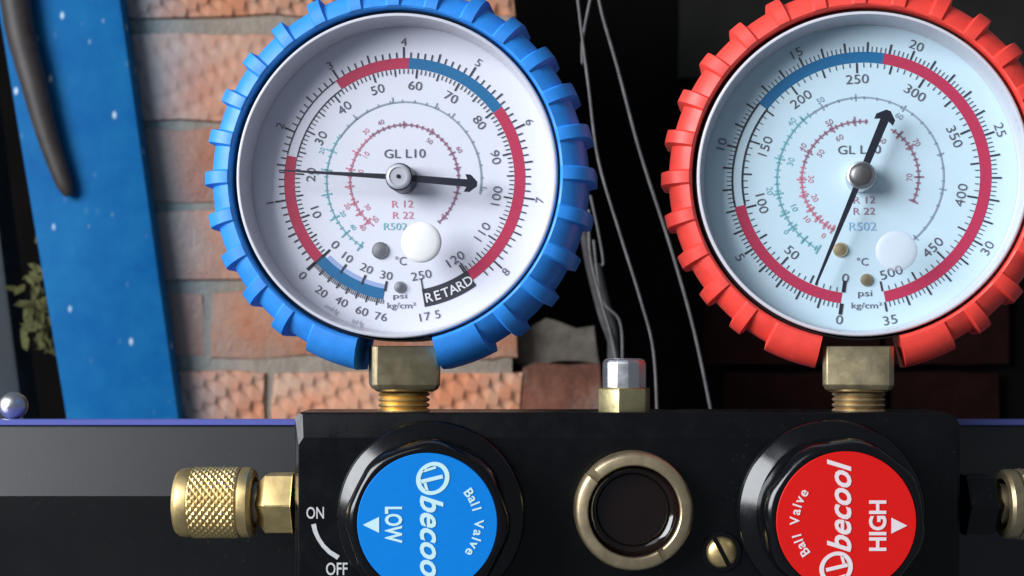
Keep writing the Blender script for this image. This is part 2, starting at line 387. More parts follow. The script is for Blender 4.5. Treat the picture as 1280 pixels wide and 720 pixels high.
def brick_mb(px0, px1, py0, py1, Y, depth, rag=0.0):
    x0, x1, z0, z1 = brect(px0, px1, py0, py1, Y)
    cx, cz = (x0 + x1) / 2, (z0 + z1) / 2
    mb = MB()
    nx = 5; hx, hz = (x1 - x0) / 2, (z1 - z0) / 2
    rows = []
    for inset, y in ((0, depth), (0, 14), (5, 3), (14, 0)):
        ring = []
        for i in range(nx): ring.append((-hx + inset + (2 * hx - 2 * inset) * i / nx, y, -hz + inset))
        for i in range(2): ring.append((hx - inset, y, -hz + inset + (2 * hz - 2 * inset) * i / 2))
        for i in range(nx): ring.append((hx - inset - (2 * hx - 2 * inset) * i / nx, y, hz - inset))
        for i in range(2): ring.append((-hx + inset, y, hz - inset - (2 * hz - 2 * inset) * i / 2))
        rows.append(ring)
    jit = [(random.uniform(-1, 1), random.uniform(-1, 1), random.uniform(-1, 1)) for _ in rows[0]]
    g = 9 + rag
    rows = [[(p[0] + j[0] * g, p[1] + (j[2] * 5 if k else 0), p[2] + j[1] * g) for p, j in zip(r, jit)] for k, r in enumerate(rows)]
    idx = mb.quad_strip(rows, closed_u=True)
    mb.f.append(tuple(idx[-1]))
    return mb, Vector((cx * S, Y * S, cz * S))

x0, x1, z0, z1 = brect(100, 640, -200, 900, YW)
mb = MB().box(x0, x1, YW + 16, YW + 600, z0, z1)
wall_loc = W(370, 900, YW)
brick_wall = empty('brick_wall', wall_loc)
thing(brick_wall, 'weathered red brick wall with scored faces and blue overspray, beside the blue post', 'wall')
mo = make('mortar', mb, 'mortar', brick_wall, loc=-wall_loc, smooth=30)
courses = [
    (-185, -92, [(-60, 236), (246, 560), (568, 640)], 'p'),
    (-80, 20, [(90, 392), (402, 642)], 's'),
    (42, 150, [(60, 372), (380, 634)], 'r'),
    (161, 252, [(-20, 300), (308, 604), (612, 644)], 'p'),
    (264, 352, [(90, 372), (382, 640)], 'p'),
    (365, 447, [(-40, 254), (264, 560), (569, 646)], 'p'),
    (464, 552, [(40, 332), (340, 652)], 's'),
    (564, 652, [(-40, 254), (264, 560), (569, 660)], 's'),
    (664, 752, [(40, 332), (340, 652)], 'p'),
]
for py0, py1, xs, kind in courses:
    for a, b in xs:
        if b < 130: continue
        mb, loc = brick_mb(max(a, 118), b, py0, py1, YW + random.uniform(-12, 10), 200, rag=4)
        o = make('brick', mb, {'s': 'brick_scored', 'r': 'brick_rough', 'p': 'brick_plain'}[kind], brick_wall, loc=loc - wall_loc, smooth=35)
# the toothed end of the wall: two bricks left sticking out low down
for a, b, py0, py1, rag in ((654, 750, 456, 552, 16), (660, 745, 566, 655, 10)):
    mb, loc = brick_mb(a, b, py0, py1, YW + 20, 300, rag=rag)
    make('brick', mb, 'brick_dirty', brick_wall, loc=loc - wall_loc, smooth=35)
# slabs of ash and mortar lying on the broken end
mb, loc = brick_mb(640, 742, 405, 458, YW + 160, 260, rag=26)
make('mortar_rubble', mb, 'ash', brick_wall, loc=loc - wall_loc, smooth=35)

# dark masonry of the far wall, right side
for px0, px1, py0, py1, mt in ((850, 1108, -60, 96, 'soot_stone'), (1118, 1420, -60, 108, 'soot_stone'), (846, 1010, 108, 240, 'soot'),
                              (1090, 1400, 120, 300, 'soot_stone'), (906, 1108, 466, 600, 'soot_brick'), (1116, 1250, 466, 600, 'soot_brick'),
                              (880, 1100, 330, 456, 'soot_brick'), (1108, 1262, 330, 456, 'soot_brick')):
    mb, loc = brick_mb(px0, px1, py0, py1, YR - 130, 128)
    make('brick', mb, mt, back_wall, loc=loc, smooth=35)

# ------------------------------------------------------------------ blue post, dark post, strap, leaves
def slanted_board(pts, Y, thick, bevel):
    """four picture points (top left, top right, bottom right, bottom left) extruded backwards"""
    mb = MB(); c = W(sum(p[0] for p in pts) / 4, sum(p[1] for p in pts) / 4, Y) / S
    fr = [mb.vert(Vector(W(p[0], p[1], Y) / S) - c) for p in pts]
    bk = [mb.vert(Vector(W(p[0], p[1], Y) / S) - c + Vector((0, thick, 0))) for p in pts]
    mb.f.append(tuple(fr)); mb.f.append(tuple(reversed(bk)))
    for i in range(4): mb.f.append((fr[i], bk[i], bk[(i + 1) % 4], fr[(i + 1) % 4]))
    return mb, c * S

mb, c = slanted_board([(-38, -200), (122, -200), (248, 700), (112, 700)], 5740, 150, 40)
thing(make('blue_post', mb, 'post', loc=c, smooth=40, bevel=14), 'leaning blue painted steel post flecked with pale paint chips', 'post')
mb, c = slanted_board([(-150, -200), (-62, -200), (44, 640), (-80, 640)], 6300, 300, 25)
thing(make('dark_post', mb, 'slate_post', loc=c, smooth=40, bevel=25), 'dark slate coloured post at the edge beyond the blue post', 'post')

def tube(name, pts, radii, mat, n=12, parent=None, loc=None, cap=True):
    """tube through picture points (px, py, Y) with radius in picture px at the gauge plane times its depth factor"""
    P = [W(*p) / S for p in pts]
    # Catmull-Rom refinement
    fine = []; rad = []
    for i in range(len(P) - 1):
        p0, p1, p2, p3 = P[max(0, i - 1)], P[i], P[i + 1], P[min(len(P) - 1, i + 2)]
        for k in range(6):
            t = k / 6
            fine.append(0.5 * ((2 * p1) + (p2 - p0) * t + (2 * p0 - 5 * p1 + 4 * p2 - p3) * t * t + (3 * p1 - p0 - 3 * p2 + p3) * t ** 3))
            rad.append(radii[i] * (1 - t) + radii[i + 1] * t)
    fine.append(P[-1]); rad.append(radii[-1])
    base = fine[0].copy(); mb = MB(); rows = []
    for i, p in enumerate(fine):
        d = (fine[min(i + 1, len(fine) - 1)] - fine[max(0, i - 1)]).normalized()
        u = d.cross(Vector((0, 1, 0))).normalized(); v = d.cross(u)
        rows.append([tuple(p - base + (u * math.cos(2 * math.pi * j / n) + v * math.sin(2 * math.pi * j / n)) * rad[i]) for j in range(n)])
    idx = mb.quad_strip(rows, closed_u=True)
    if cap: mb.f.append(tuple(idx[0])); mb.f.append(tuple(reversed(idx[-1])))
    return make(name, mb, mat, parent, loc=base * S if loc is None else loc, smooth=50)

k = (D + 5700) / D
o = tube('rubber_strap', [(12, -60, 5680), (24, 30, 5680), (40, 95, 5680), (60, 170, 5685), (80, 228, 5692), (88, 244, 5705)], [19 * k, 19 * k, 17 * k, 14 * k, 11 * k, 5 * k], 'strap')
thing(o, 'dark brown rubber strap hanging down over the face of the blue post', 'strap')

mb = MB(); c = W(49, 388, 6050) / S
for i in range(70):
    p = Vector((random.gauss(0, 42), random.gauss(0, 70), random.gauss(0, 120)))
    a = random.uniform(0, 6.28); L = random.uniform(50, 110); w_ = L * 0.42
    d = Vector((math.cos(a), random.uniform(-.4, .4), math.sin(a))); q = d.cross(Vector((0, 1, .3))).normalized()
    i_ = [mb.vert(p + d * s_ * L + q * t_ * w_ + Vector((0, h_ * 8, 0))) for s_, t_, h_ in ((0, 0, 0), (.35, .5, 1), (.75, .35, 1), (1, 0, 0), (.75, -.35, 1), (.35, -.5, 1))]
    mb.f.append(tuple(i_))
o = make('dry_leaves', mb, 'leaf', loc=c * S, kind='stuff')
o['label'] = 'tuft of yellowish dry leaves in the dark gap beside the blue post'

# ------------------------------------------------------------------ hanging wires
def wire(pts, r, label, group='thin grey wires hanging in the dark opening'):
    o = tube('wire', pts, [r * (D + pts[0][2]) / D] * len(pts), 'wire', n=8)
    thing(o, label, 'wire', group)
wire([(718, -40, 1500), (727, 40, 1500), (736, 110, 1500), (748, 200, 1500), (775, 292, 1500), (800, 372, 1500), (817, 440, 1500), (822, 540, 1500)], 1.8,
     'long grey wire hanging close beside the blue gauge and ending behind the silver cap')
wire([(742, -40, 1750), (752, 15, 1750), (772, 85, 1750), (800, 190, 1750), (838, 308, 1750), (868, 415, 1750), (894, 540, 1750)], 1.9,
     'long grey wire slanting down beside the red gauge')
wire([(744, -30, 1620), (734, 18, 1620), (728, 52, 1600), (728, 80, 1560)], 1.7, 'short grey wire crossing behind the two long wires at the top')
wire([(738, 244, 2100), (748, 290, 2100), (754, 326, 2100), (752, 332, 2100)], 1.6, 'short bent grey wire beside the rim of the blue gauge')
wire([(736, 262, 2250), (738, 320, 2250), (752, 378, 2250), (764, 420, 2250), (774, 470, 2250)], 1.8, 'drooping grey wire behind the silver cap, nearest the broken bricks')
for pts, r_, lb in (([(726, 250, 2500), (735, 320, 2500), (752, 390, 2500), (768, 440, 2500), (772, 500, 2500)], 5.5, 'thick sooty cord behind the silver cap, lower of the two thick cords'),
                    ([(744, 330, 2600), (756, 380, 2600), (766, 420, 2600), (764, 500, 2600)], 7.0, 'thickest sooty cord behind the silver cap, next to the broken brick')):
    o = tube('cord', pts, [r_ * (D + 2500) / D] * len(pts), 'cord', n=10)
    thing(o, lb, 'cord', 'sooty cords behind the silver cap')
wire([(742, 300, 2350), (752, 372, 2350), (774, 400, 2350), (778, 440, 2350), (776, 480, 2350)], 1.6, 'kinked grey wire ending above the silver cap')

# ------------------------------------------------------------------ black case behind the manifold
def sweep_x(px0, px1, prof):
    """prof: (py, Y) outline of the cross-section, swept from px0 to px1 (measured at Y=120)"""
    xa, xb = W(px0, 0, 120).x / S, W(px1, 0, 120).x / S
    mb = MB(); pts = [(Y, W(0, py, Y).z / S) for py, Y in prof]
    n = 40
    rows = [[(xa + (xb - xa) * i / n, y, z) for y, z in pts] for i in range(n + 1)]
    idx = mb.quad_strip(rows, closed_u=True)
    mb.f.append(tuple(idx[0])); mb.f.append(tuple(reversed(idx[-1])))
    return mb
case_loc = W(640, 900, 150)
case = make('tool_case', sweep_x(-200, 1500, [(531, 172), (600, 148), (620, 141), (627, 143), (900, 235), (900, 300), (531, 260)]), 'case_black', loc=Vector((0, 0, 0)), smooth=25)
thing(case, 'black case with a thin blue rim standing behind the manifold', 'case')
make('rim_trim', sweep_x(-200, 1500, [(523.5, 172), (525, 167), (531, 167), (533, 173), (533, 258), (523.5, 258)]), 'trim_blue', case, smooth=30)
mb = MB()
mb.lathe([(0.5, -21), (8, -20), (14, -16), (18, -9), (19.5, 0), (18, 8), (11, 13), (8, 22)], 32, 'Y', (0, 0, 0), False, True)
make('latch_stud', mb, 'steel', case, loc=W(17, 507, 230), smooth=40)

# ------------------------------------------------------------------ gauge set: manifold body
root_loc = W(786, 900, 50)
rig = empty('manifold_gauge_set', root_loc)
thing(rig, 'black manifold with a blue and a red pressure gauge, two valve knobs and brass fittings', 'gauge set')

def rel(px, py, Y): return W(px, py, Y) - root_loc

# body with a sloped top edge, chamfered ends
mb = MB()
def body_ring(inset, Y, top_py, c_=10):
    xl, xr = W(367, 0, 0).x / S + inset, W(1203, 0, 0).x / S - inset
    zt = W(0, top_py, 0).z / S; zb = W(0, 900, 0).z / S
    return [(xl, Y, zb), (xl, Y, zt - c_), (xl + c_ * .7, Y, zt), (xr - 16, Y, zt), (xr - 5, Y, zt - 5), (xr, Y, zt - 16), (xr, Y, zb)]
rows = [body_ring(0, 105, 516, 8), body_ring(0, 10, 516, 8), body_ring(1.5, 8.5, 518.5, 12), body_ring(6, 0, 547, 9)]
idx = mb.quad_strip(rows)
mb.f.append(tuple(idx[-1])); mb.f.append(tuple(reversed(idx[0])))
body = make('manifold_body', mb, 'black_paint', rig, loc=-root_loc, smooth=12, bevel=1.0)

# printing on the body
mb = MB(); c = W(394, 641) / S
def flat(px, py, Y=0.0): p = W(px, py, Y) / S; return (p.x, p.z)
q = flat(394, 641); put_text(mb, 'ON', q[0], q[1], 15, 0, -0.6, w=22, bold=0.012)
q = flat(421, 711); put_text(mb, 'OFF', q[0], q[1], 16, 0, -0.6, w=27, bold=0.012)
mb.line([flat(*p) for p in ((392, 655), (394, 664), (398, 673), (404, 682), (412, 690), (423, 697))], [6, 5.5, 5, 5, 5.5, 6], -0.6)
make('lettering', mb, 'paint_white', body)

# ------------------------------------------------------------------ gauges
DZ = 12      # how far the cover stands back from a deep-dish gauge
def boot_mesh(rib0=180.0):
    mb = MB(); ribs = [rib0 + 12.857 * i for i in range(-20, 20)]
    ribs = [a for a in ribs if -56 < a < 236]
    hw, rp = 1.9, 0.75
    spans = [(-76.5, -61.5, True)] + [(a - hw, a + hw, False) for a in ribs] + [(242.0, 257.5, True)]
    samples = []
    for a0, a1, end in spans:
        if a0 > -76: samples.append((a0 - rp, 0.0))
        n = 4 if end else 2
        for i in range(n + 1): samples.append((a0 + (a1 - a0) * i / n, 1.0))
        if a1 < 257: samples.append((a1 + rp, 0.0))
    samples.sort(key=lambda t: t[0])
    full = []
    for i, (a, h) in enumerate(samples):
        full.append((a, h))
        if i + 1 < len(samples) and h == 0 and samples[i + 1][1] == 0:
            b = samples[i + 1][0]
            for k_ in (1, 2): full.append((a + (b - a) * k_ / 3, 0.0))
    rows = []
    for a, h in full:
        c_, s_ = math.cos(R(a)), math.sin(R(a))
        prof = [(209, 62), (209, -56), (210.2, -59.5), (212.5, -60.8 - 1.2 * h), (222 + 2 * h, -57.5 - 4 * h), (231 + 5 * h, -50 - 5.5 * h), (237 + 8 * h, -42 - 4.5 * h), (239.5 + 9.6 * h, -34 - 3 * h), (240.5 + 10.4 * h, -20), (241 + 10.4 * h, 62)]
        rows.append([(r * c_, y + (DZ if y < 0 else 0), r * s_) for r, y in prof])
    idx = mb.quad_strip(rows, closed_u=True)
    mb.f.append(tuple(idx[0])); mb.f.append(tuple(reversed(idx[-1])))
    return mb

def ang_text(mb, text, a, r, h, y, bold=0.0, wscale=1.0, flip=None):
    a = (a + 180) % 360 - 180
    out = (0 < a < 180) if flip is None else flip
    put_text(mb, text, r * math.cos(R(a)), r * math.sin(R(a)), h, a - 90 if out else a + 90, y, bold=bold, wscale=wscale)

def gauge(name, label, px, py, yaw, boot_mat, dial_mat, dial_label, ks):
    loc = W(px, py, 50)
    mb = MB().lathe([(206, -40), (208, -38), (208, 64), (200, 70), (4, 70)], 96, 'Y', cap1=True)
    g = make(name, mb, 'case', rig, loc=loc - root_loc, smooth=40, label=label)
    g.rotation_euler = (0, 0, R(-yaw))
    off = Vector((-5 if boot_mat == 'boot_blue' else -3, 0, 1)) * S     # the cover sits a hair off the dial's centre
    make('boot', boot_mesh(), boot_mat, g, loc=off, smooth=28)
    mb = MB().lathe([(204.2, -30), (204.2, -43), (203.4, -45.5), (202, -46.3), (200, -46), (199.2, -43), (198.9, -30), (198.2, -9), (197.5, -3), (196.5, -0.6)], 128, 'Y')
    make('bezel', mb, 'bezel', g, loc=off * 0.6, smooth=50)
    mb = MB().lathe([(204, 3), (204, 0)], 96, 'Y', cap1=True)
    make('dial_face', mb, dial_mat, g, smooth=30)
    prof = [(199.8, -44), (190, -44.4), (150, -45.2), (100, -45.8), (50, -46.2), (1, -46.4)]
    make('lens', MB().lathe(prof, 96, 'Y', cap1=True), 'lens', g, loc=off * 0.6, smooth=60)
    return g

def hexs(px, py, gx, gy): return ((px - gx) * 1.0278, (gy - py) * 1.0278)

def draw_dial(g, gx, gy, marks, bands, labels, temps, small):
    """print on the dial; radii in picture px around the dial centre gx, gy"""
    K = 1.0278
    for nm, mt, items in bands:
        for a0, a1, r0, r1 in items: make(nm, MB().sector(r0 * K, r1 * K, a0, a1, -0.5), mt, g)
    mb = MB()
    for a, r0, r1, w_ in marks: mb.tick(a, r0 * K, r1 * K, w_ * K, -0.9)
    make('scale_ticks', mb, 'ink', g, kind='stuff')
    mb = MB()
    for t, a, r, h in labels: ang_text(mb, t, a, r * K, h * K * 0.88, -0.9, bold=-0.003, wscale=1.18)
    for t, x, y, h, w_ in small:
        p = hexs(x, y, gx, gy); put_text(mb, t, p[0], p[1], h * K, 0, -0.9, w=w_ * K if w_ else None)
    make('numerals', mb, 'ink_num', g, kind='stuff')
    for nm, mt, arcs, ticks, txt in temps:
        mb = MB()
        for a0, a1, r, w_ in arcs: mb.sector((r - w_ * .65) * K, (r + w_ * .65) * K, a0, a1, -0.7)
        for a, r0, r1, w_ in ticks: mb.tick(a, (r0 - .5) * K, (r1 + .5) * K, w_ * K * 1.45, -0.7)
        for t, a, r, h in txt: ang_text(mb, t, a, r * K, h * K, -0.7)
        make(nm, mb, mt, g, kind='stuff')

def needle(g, tip_a, tip_r, tail_a, tail_r, y, wt=(1.6, 7.0), wl=(8.5, 9.5), head=22):
    mb = MB(); z = 2.2
    def slab(pts):
        n = len(pts); f = [mb.vert((p[0], y - z / 2, p[1])) for p in pts]; b = [mb.vert((p[0], y + z / 2, p[1])) for p in pts]
        mb.f.append(tuple(f)); mb.f.append(tuple(reversed(b)))
        for i in range(n): mb.f.append((f[i], b[i], b[(i + 1) % n], f[(i + 1) % n]))
    def pt(a, r, o): a = R(a); return (math.cos(a) * r - math.sin(a) * o, math.sin(a) * r + math.cos(a) * o)
    hr = tail_r - 13
    slab([pt(tip_a, tip_r, wt[0] / 2), pt(tip_a, 8, wt[1] / 2), pt(tail_a, 8, -wl[0] / 2), pt(tail_a, hr, -wl[1] / 2), pt(tail_a, hr - 3, -head / 2), pt(tail_a, hr + 4, -head / 2), pt(tail_a, tail_r, -3),
          pt(tail_a, tail_r, 3), pt(tail_a, hr + 4, head / 2), pt(tail_a, hr - 3, head / 2), pt(tail_a, hr, wl[1] / 2), pt(tail_a, 8, wl[0] / 2), pt(tip_a, 8, -wt[1] / 2), pt(tip_a, tip_r, -wt[0] / 2)])
    make('needle', mb, 'needle', g, smooth=25)

def dial_screw(g, x, y, gx, gy, r, mat, slot):
    p = hexs(x, y, gx, gy)
    mb = MB(); mb.lathe([(r, 0), (r, -2), (r * .8, -4.5), (1, -5.2)], 24, 'Y', (p[0], 0, p[1]), cap1=True)
    s_ = make('dial_screw', mb, mat, g, smooth=35)
    return s_

# ---- blue low-side gauge
GX, GY = 504.7, 225.0
gb = gauge('pressure_gauge', 'low side gauge in a ribbed blue rubber boot', GX, GY, 5.5, 'boot_blue', 'dial_white', None, 1.0)
ang_kg = lambda v: 90 + (4 - v) * 33.0
ang_psi = lambda v: 222.7 - v * 2.328
marks = []
for i in range(0, 83):
    v = i / 10; a = ang_kg(v)
    marks.append((a, 152.5, 166 if i % 10 == 0 else (163 if i % 5 == 0 else 159.5), 2.2 if i % 10 == 0 else (2.0 if i % 5 == 0 else 1.6)))
for i in range(0, 121, 1):
    a = ang_psi(i)
    marks.append((a, 138.5, 127.5 if i % 10 == 0 else (129.5 if i % 5 == 0 else 132.5), 2.0 if i % 10 == 0 else (1.7 if i % 5 == 0 else 1.2)))
for i in range(0, 39):     # vacuum, outer ticks in cm of mercury
    marks.append((222.7 + 37.6 * i / 38, 151.5, 160 if i % 5 == 0 else 157, 1.7 if i % 5 == 0 else 1.0))
for i in (0, 10, 20, 30): marks.append((222.7 + 37.6 * i / 30, 141, 128, 2.6))
marks.append((-80, 150, 126, 1.6)); marks.append((-55.5, 145, 126, 1.6))
for a in (222.5,): marks.append((a, 138, 166, 2.8))
# thin outlines of the unfilled stretch
bands = [
    ('scale_band', 'band_red', [(222.3, 167.6, 139, 152.5), (124.5, 87.5, 139, 152.5), (36, -55.3, 139, 152.5)]),
    ('scale_band', 'band_blue', [(87.5, 36, 139, 152.5), (222.8, 260, 138, 151.5)]),
    ('retard_block', 'ink', [(-80.5, -55.3, 138.5, 161)]),
    ('scale_band', 'band_pale', [(225, 259.6, 132.5, 138)]),
]
M['band_pale'] = pbr('pale_blue_band_ink', (0.33, 0.44, 0.72), 0.5)
for r_ in (139, 152): marks += [(a, r_ - 0.6, r_ + 0.6, 7) for a in range(126, 168, 2)]
labels = [(str(v), ang_psi(v), 118.5, 12.5) for v in (0, 10, 20, 30, 40, 50, 60, 70, 80, 90, 100, 110, 120)] + \
         [(str(v), ang_kg(v), 172.5, 11) for v in (1, 2, 3, 4, 5, 6, 7, 8)] + [('0', 222.7, 175, 12), ('17 5', -79, 173, 11.5), ('250', -79.5, 121, 12)] + \
         [('10', 233.5, 120, 11.5), ('20', 246.8, 120, 11.5), ('30', 259.5, 121, 11.5), ('20', 233, 174, 11.5), ('40', 242.4, 171, 11.5), ('60', 252, 172, 11.5), ('76', 260.3, 173, 11.5)]
small = [('GL L10', 506, 192, 11, 52), ('\u00b0C', 501, 326, 11, 14), ('psi', 500, 371, 8, 17), ('kg/cm\u00b2', 502, 383, 10, 36)]
temps = [
    ('temperature_scale', 'temp_grey', [(146, -11, 97.5, 1.5)], [(a, 97, 104, 1.2) for a in (128, 98, 66, 52, -6)] + [(a, 97, 100, 1.0) for a in range(-8, 146, 9)], []),
    ('temperature_scale', 'temp_teal', [(238, 146, 98.5, 1.2)], [(a, 93, 106, 1.3) for a in (158, 172, 190, 208, 222, 236)] + [(a, 97, 101, 1.0) for a in range(147, 238, 5)],
     [('20', 160, 111, 6), ('0', 175, 111, 6), ('20', 208, 88, 6), ('40', 222, 87, 6)]),
    ('temperature_scale', 'temp_pink', [(236, 128, 68.5, 1.5)], [(a, 64, 75, 1.4) for a in (150, 168, 186, 204, 216, 228)] + [(a, 67, 71, 1.0) for a in range(128, 236, 6)],
     [('10', 146, 58, 6.5), ('0', 168, 56, 6.5), ('20', 204, 79, 6), ('30', 216, 57, 6), ('40', 228, 79, 6.5), ('50', 233, 61, 6.5), ('30', 128, 78, 6)]),
    ('temperature_scale', 'temp_plum', [(128, -50, 69, 1.5)], [(a, 65, 73, 1.3) for a in (90, 60, 28, 12, -14, -42)] + [(a, 67, 71, 1.4) for a in range(-50, 128, 6)],
     [('40', 112, 78, 6), ('50', 56, 58, 6), ('60', 28, 79, 6)]),
]
draw_dial(gb, GX, GY, marks, bands, labels, temps, small)
mb = MB()
for i, ch in enumerate('RETARD'):
    ang_text(mb, ch, -78 + i * 4.05 + 0.4, 150.3 * 1.0278, 12, -1.3, bold=0.012, flip=False)
make('lettering', mb, 'ink_white', gb)
mb = MB(); K = 1.0278
ang_text(mb, 'cmHg', 240.5, 186 * K, 8, -0.7); ang_text(mb, 'inHg', 252, 188 * K, 8, -0.7)
make('lettering', mb, 'ink_faint', gb)
mb = MB()
p = hexs(503, 255, GX, GY); put_text(mb, 'R 12', p[0], p[1], 9, 0, -0.7, w=27)
p = hexs(504, 269, GX, GY); put_text(mb, 'R 22', p[0], p[1], 9, 0, -0.7, w=27)
make('lettering', mb, 'temp_pink', gb)
mb = MB(); p = hexs(494, 283, GX, GY); put_text(mb, 'R502', p[0], p[1], 9, 0, -0.7, w=30)
make('lettering', mb, 'temp_teal', gb)
dial_screw(gb, 475, 313, GX, GY, 11, 'steel_dull', 0)
dial_screw(gb, 500, 359, GX, GY, 7.5, 'steel_dull', 0)
needle(gb, 176.0, 156, -5.5, 99, -30)
mb = MB().lathe([(18, 0), (18, -32), (17, -36), (15.5, -37)], 40, 'Y', cap1=True)
make('hub', mb, 'needle', gb, smooth=40)
mb = MB().lathe([(15.8, -36), (15.8, -39.5), (14, -42), (11.5, -42.5), (11, -41.2), (3.5, -41.2), (1, -41.2)], 40, 'Y', cap1=True)
make('hub_cap', mb, 'hub_white', gb, smooth=35)
mb = MB().lathe([(2.6, -41), (2.6, -42.8), (1, -43.2)], 16, 'Y', cap1=True)
make('hub_pin', mb, 'needle', gb, smooth=35)
def plug(g, px, py, mat):
    w_ = W(px, py, 50 - 46); l = g.matrix_basis.inverted() @ (w_ - root_loc) / S
    mb = MB().lathe([(25.5, -43.5), (25.3, -46.4), (23.5, -47.8), (19, -49), (9, -49.8), (1, -50)], 40, 'Y', (l.x, 0, l.z), cap1=True)
    make('plug', mb, mat, g, smooth=50)
plug(gb, 527, 303, 'plug_white')

# ---- red high-side gauge
HX, HY = 1074.6, 222.8
gr = gauge('pressure_gauge', 'high side gauge in a ribbed red rubber boot', HX, HY, 10, 'boot_red', 'dial_pale_blue', None, 1.0)
ak = lambda v: 262 - 9.74 * v
ap = lambda v: 262 - 0.682 * v
marks = []
for i in range(0, 176):
    v = i / 5; a = ak(v)
    marks.append((a, 158, 170 if i % 5 == 0 else 164.5, 2.2 if i % 5 == 0 else 1.0))
for i in range(0, 101):
    a = ap(i * 5)
    marks.append((a, 144, 131.5 if i % 10 == 0 else (133.5 if i % 5 == 0 else 138.5), 2.2 if i % 10 == 0 else (2.0 if i % 5 == 0 else 1.0)))
marks += [(262, 144, 129, 4.5), (262, 158, 172, 4.5)]
for r_ in (145, 157.5): marks += [(a, r_ - 1.1, r_ + 1.1, 7) for a in range(143, 193, 2)]
bands = [('scale_band', 'band_red', [(261.5, 192.3, 144.5, 158), (79, -78.5, 144.5, 158)]), ('scale_band', 'band_blue', [(142, 79, 144.5, 158)])]
labels = [(str(v), ap(v), 126 if v in (0,) else 124, 13) for v in (0, 50, 100, 150, 200, 250, 300, 350, 400, 450)] + [('500', ap(490), 124, 13)] + \
         [(str(v), ak(v), 177, 12.5) for v in (5, 10, 15, 20, 25, 30)] + [('0', 262, 178.5, 13), ('35', ak(35) + 0.6, 181, 13)]
small = [('GL L10', 1074, 187, 11, 52), ('\u00b0C', 1078, 327, 10, 14), ('psi', 1081, 368, 10, 17), ('kg/cm\u00b2', 1083, 383, 10, 37)]
temps = [
    ('temperature_scale', 'temp_grey', [(128, -50, 101, 1.5)], [(a, 97, 105, 1.2) for a in (117, 93, 58, 16, -9, -48)] + [(a, 99, 102, 1.0) for a in range(-48, 128, 9)], [('50', 116, 110, 7), ('60', 58, 90, 7)]),
    ('temperature_scale', 'temp_teal', [(240, 128, 102, 1.6)], [(a, 96, 108, 1.6) for a in (133, 165, 190, 205, 216, 228, 240)] + [(a, 99, 105, 1.2) for a in range(128, 240, 5)],
     [('40', 139, 111, 7.5), ('30', 165, 88, 7.5), ('20', 187, 112, 7.5), ('10', 204, 88, 7.5), ('0', 216, 112, 7)]),
    ('temperature_scale', 'temp_pink', [(244, 168, 71.5, 1.8)], [(a, 66, 77, 1.6) for a in (180, 196, 212, 224, 234, 242)] + [(a, 68, 74, 1.2) for a in range(168, 244, 5)],
     [('30', 180, 60, 7), ('20', 203, 60, 7), ('10', 218, 82, 7), ('0', 238, 84, 7)]),
    ('temperature_scale', 'temp_plum', [(168, 82, 71, 1.5), (58, -26, 71, 1.5)], [(a, 66, 77, 1.5) for a in (152, 118, 95, 48, 32, 0, -25)] + [(a, 68.5, 73.5, 1.5) for a in list(range(84, 168, 6)) + list(range(-24, 58, 6))],
     [('40', 150, 81, 7), ('50', 146, 58, 7), ('50', 118, 80, 7), ('60', 116, 57, 7), ('60', 60, 54, 7), ('70', 32, 81, 7), ('70', 0, 60, 7)]),
]
draw_dial(gr, HX, HY, marks, bands, labels, temps, small)
mb = MB()
p = hexs(1080, 250, HX, HY); put_text(mb, 'R 12', p[0], p[1], 9, 0, -0.7, w=27)
p = hexs(1080, 264, HX, HY); put_text(mb, 'R 22', p[0], p[1], 9, 0, -0.7, w=27)
make('lettering', mb, 'temp_plum', gr)
mb = MB(); p = hexs(1078, 283, HX, HY); put_text(mb, 'R502', p[0], p[1], 11, 0, -0.7, w=34)
M['temp_sky'] = pbr('sky_scale_ink', (0.30, 0.52, 0.76), 0.5)
make('lettering', mb, 'temp_sky', gr)
dial_screw(gr, 1051, 312, HX, HY, 9.5, 'brass_ring', 0)
dial_screw(gr, 1083, 350, HX, HY, 8, 'brass_dull', 0)
needle(gr, 247.8, 149, 67.6, 88, -30, wt=(3.0, 8.0), wl=(9, 11), head=25)
mb = MB().lathe([(18.5, 0), (18.5, -28), (17.5, -34), (15.5, -35)], 40, 'Y', cap1=True)
make('hub', mb, 'steel', gr, smooth=40)
mb = MB().lathe([(15.5, -34), (15.5, -38), (14, -41), (9, -43), (1, -43.8)], 40, 'Y', cap1=True)
make('hub_cap', mb, 'hub_grey', gr, smooth=50)
plug(gr, 1120, 314, 'plug_pink')

# ---- stems
def stem(px, pxw, mat, mat2, face, rot):
    """square wrench flats above a threaded neck; px is the axis"""
    o = empty('gauge_stem', rel(px, 516, 52)); o.parent = rig
    zt = 86
    mb = MB()
    pr = [(0.80, 28), (0.93, 31), (1.0, 37), (1.0, zt)]
    rows = []
    for sc_, z in pr:
        ring = []
        for i in range(4):
            a = R(45 + 90 * i + rot)
            for da in (-4, 4): ring.append((face * math.cos(a + R(da)) * sc_, face * math.sin(a + R(da)) * sc_, z))
        rows.append(ring)
    idx = mb.quad_strip(rows, closed_u=True); mb.f.append(tuple(idx[0])); mb.f.append(tuple(reversed(idx[-1])))
    make('wrench_flats', mb, mat, o, smooth=20, bevel=1.0)
    prof = [(24, 30)]
    for i in range(4):
        z = 26 - i * 7
        prof += [(32, z), (33.5, z - 2), (32, z - 4), (28.5, z - 5.5)]
    prof += [(28.5, -6)]
    make('thread', MB().lathe(prof, 48, 'Z'), mat2, o, smooth=25)
    return o
stem(505, 85, 'brass_dull', 'brass', 57, 9)
stem(1073, 85, 'brass_dull', 'brass_ring', 58, -14)

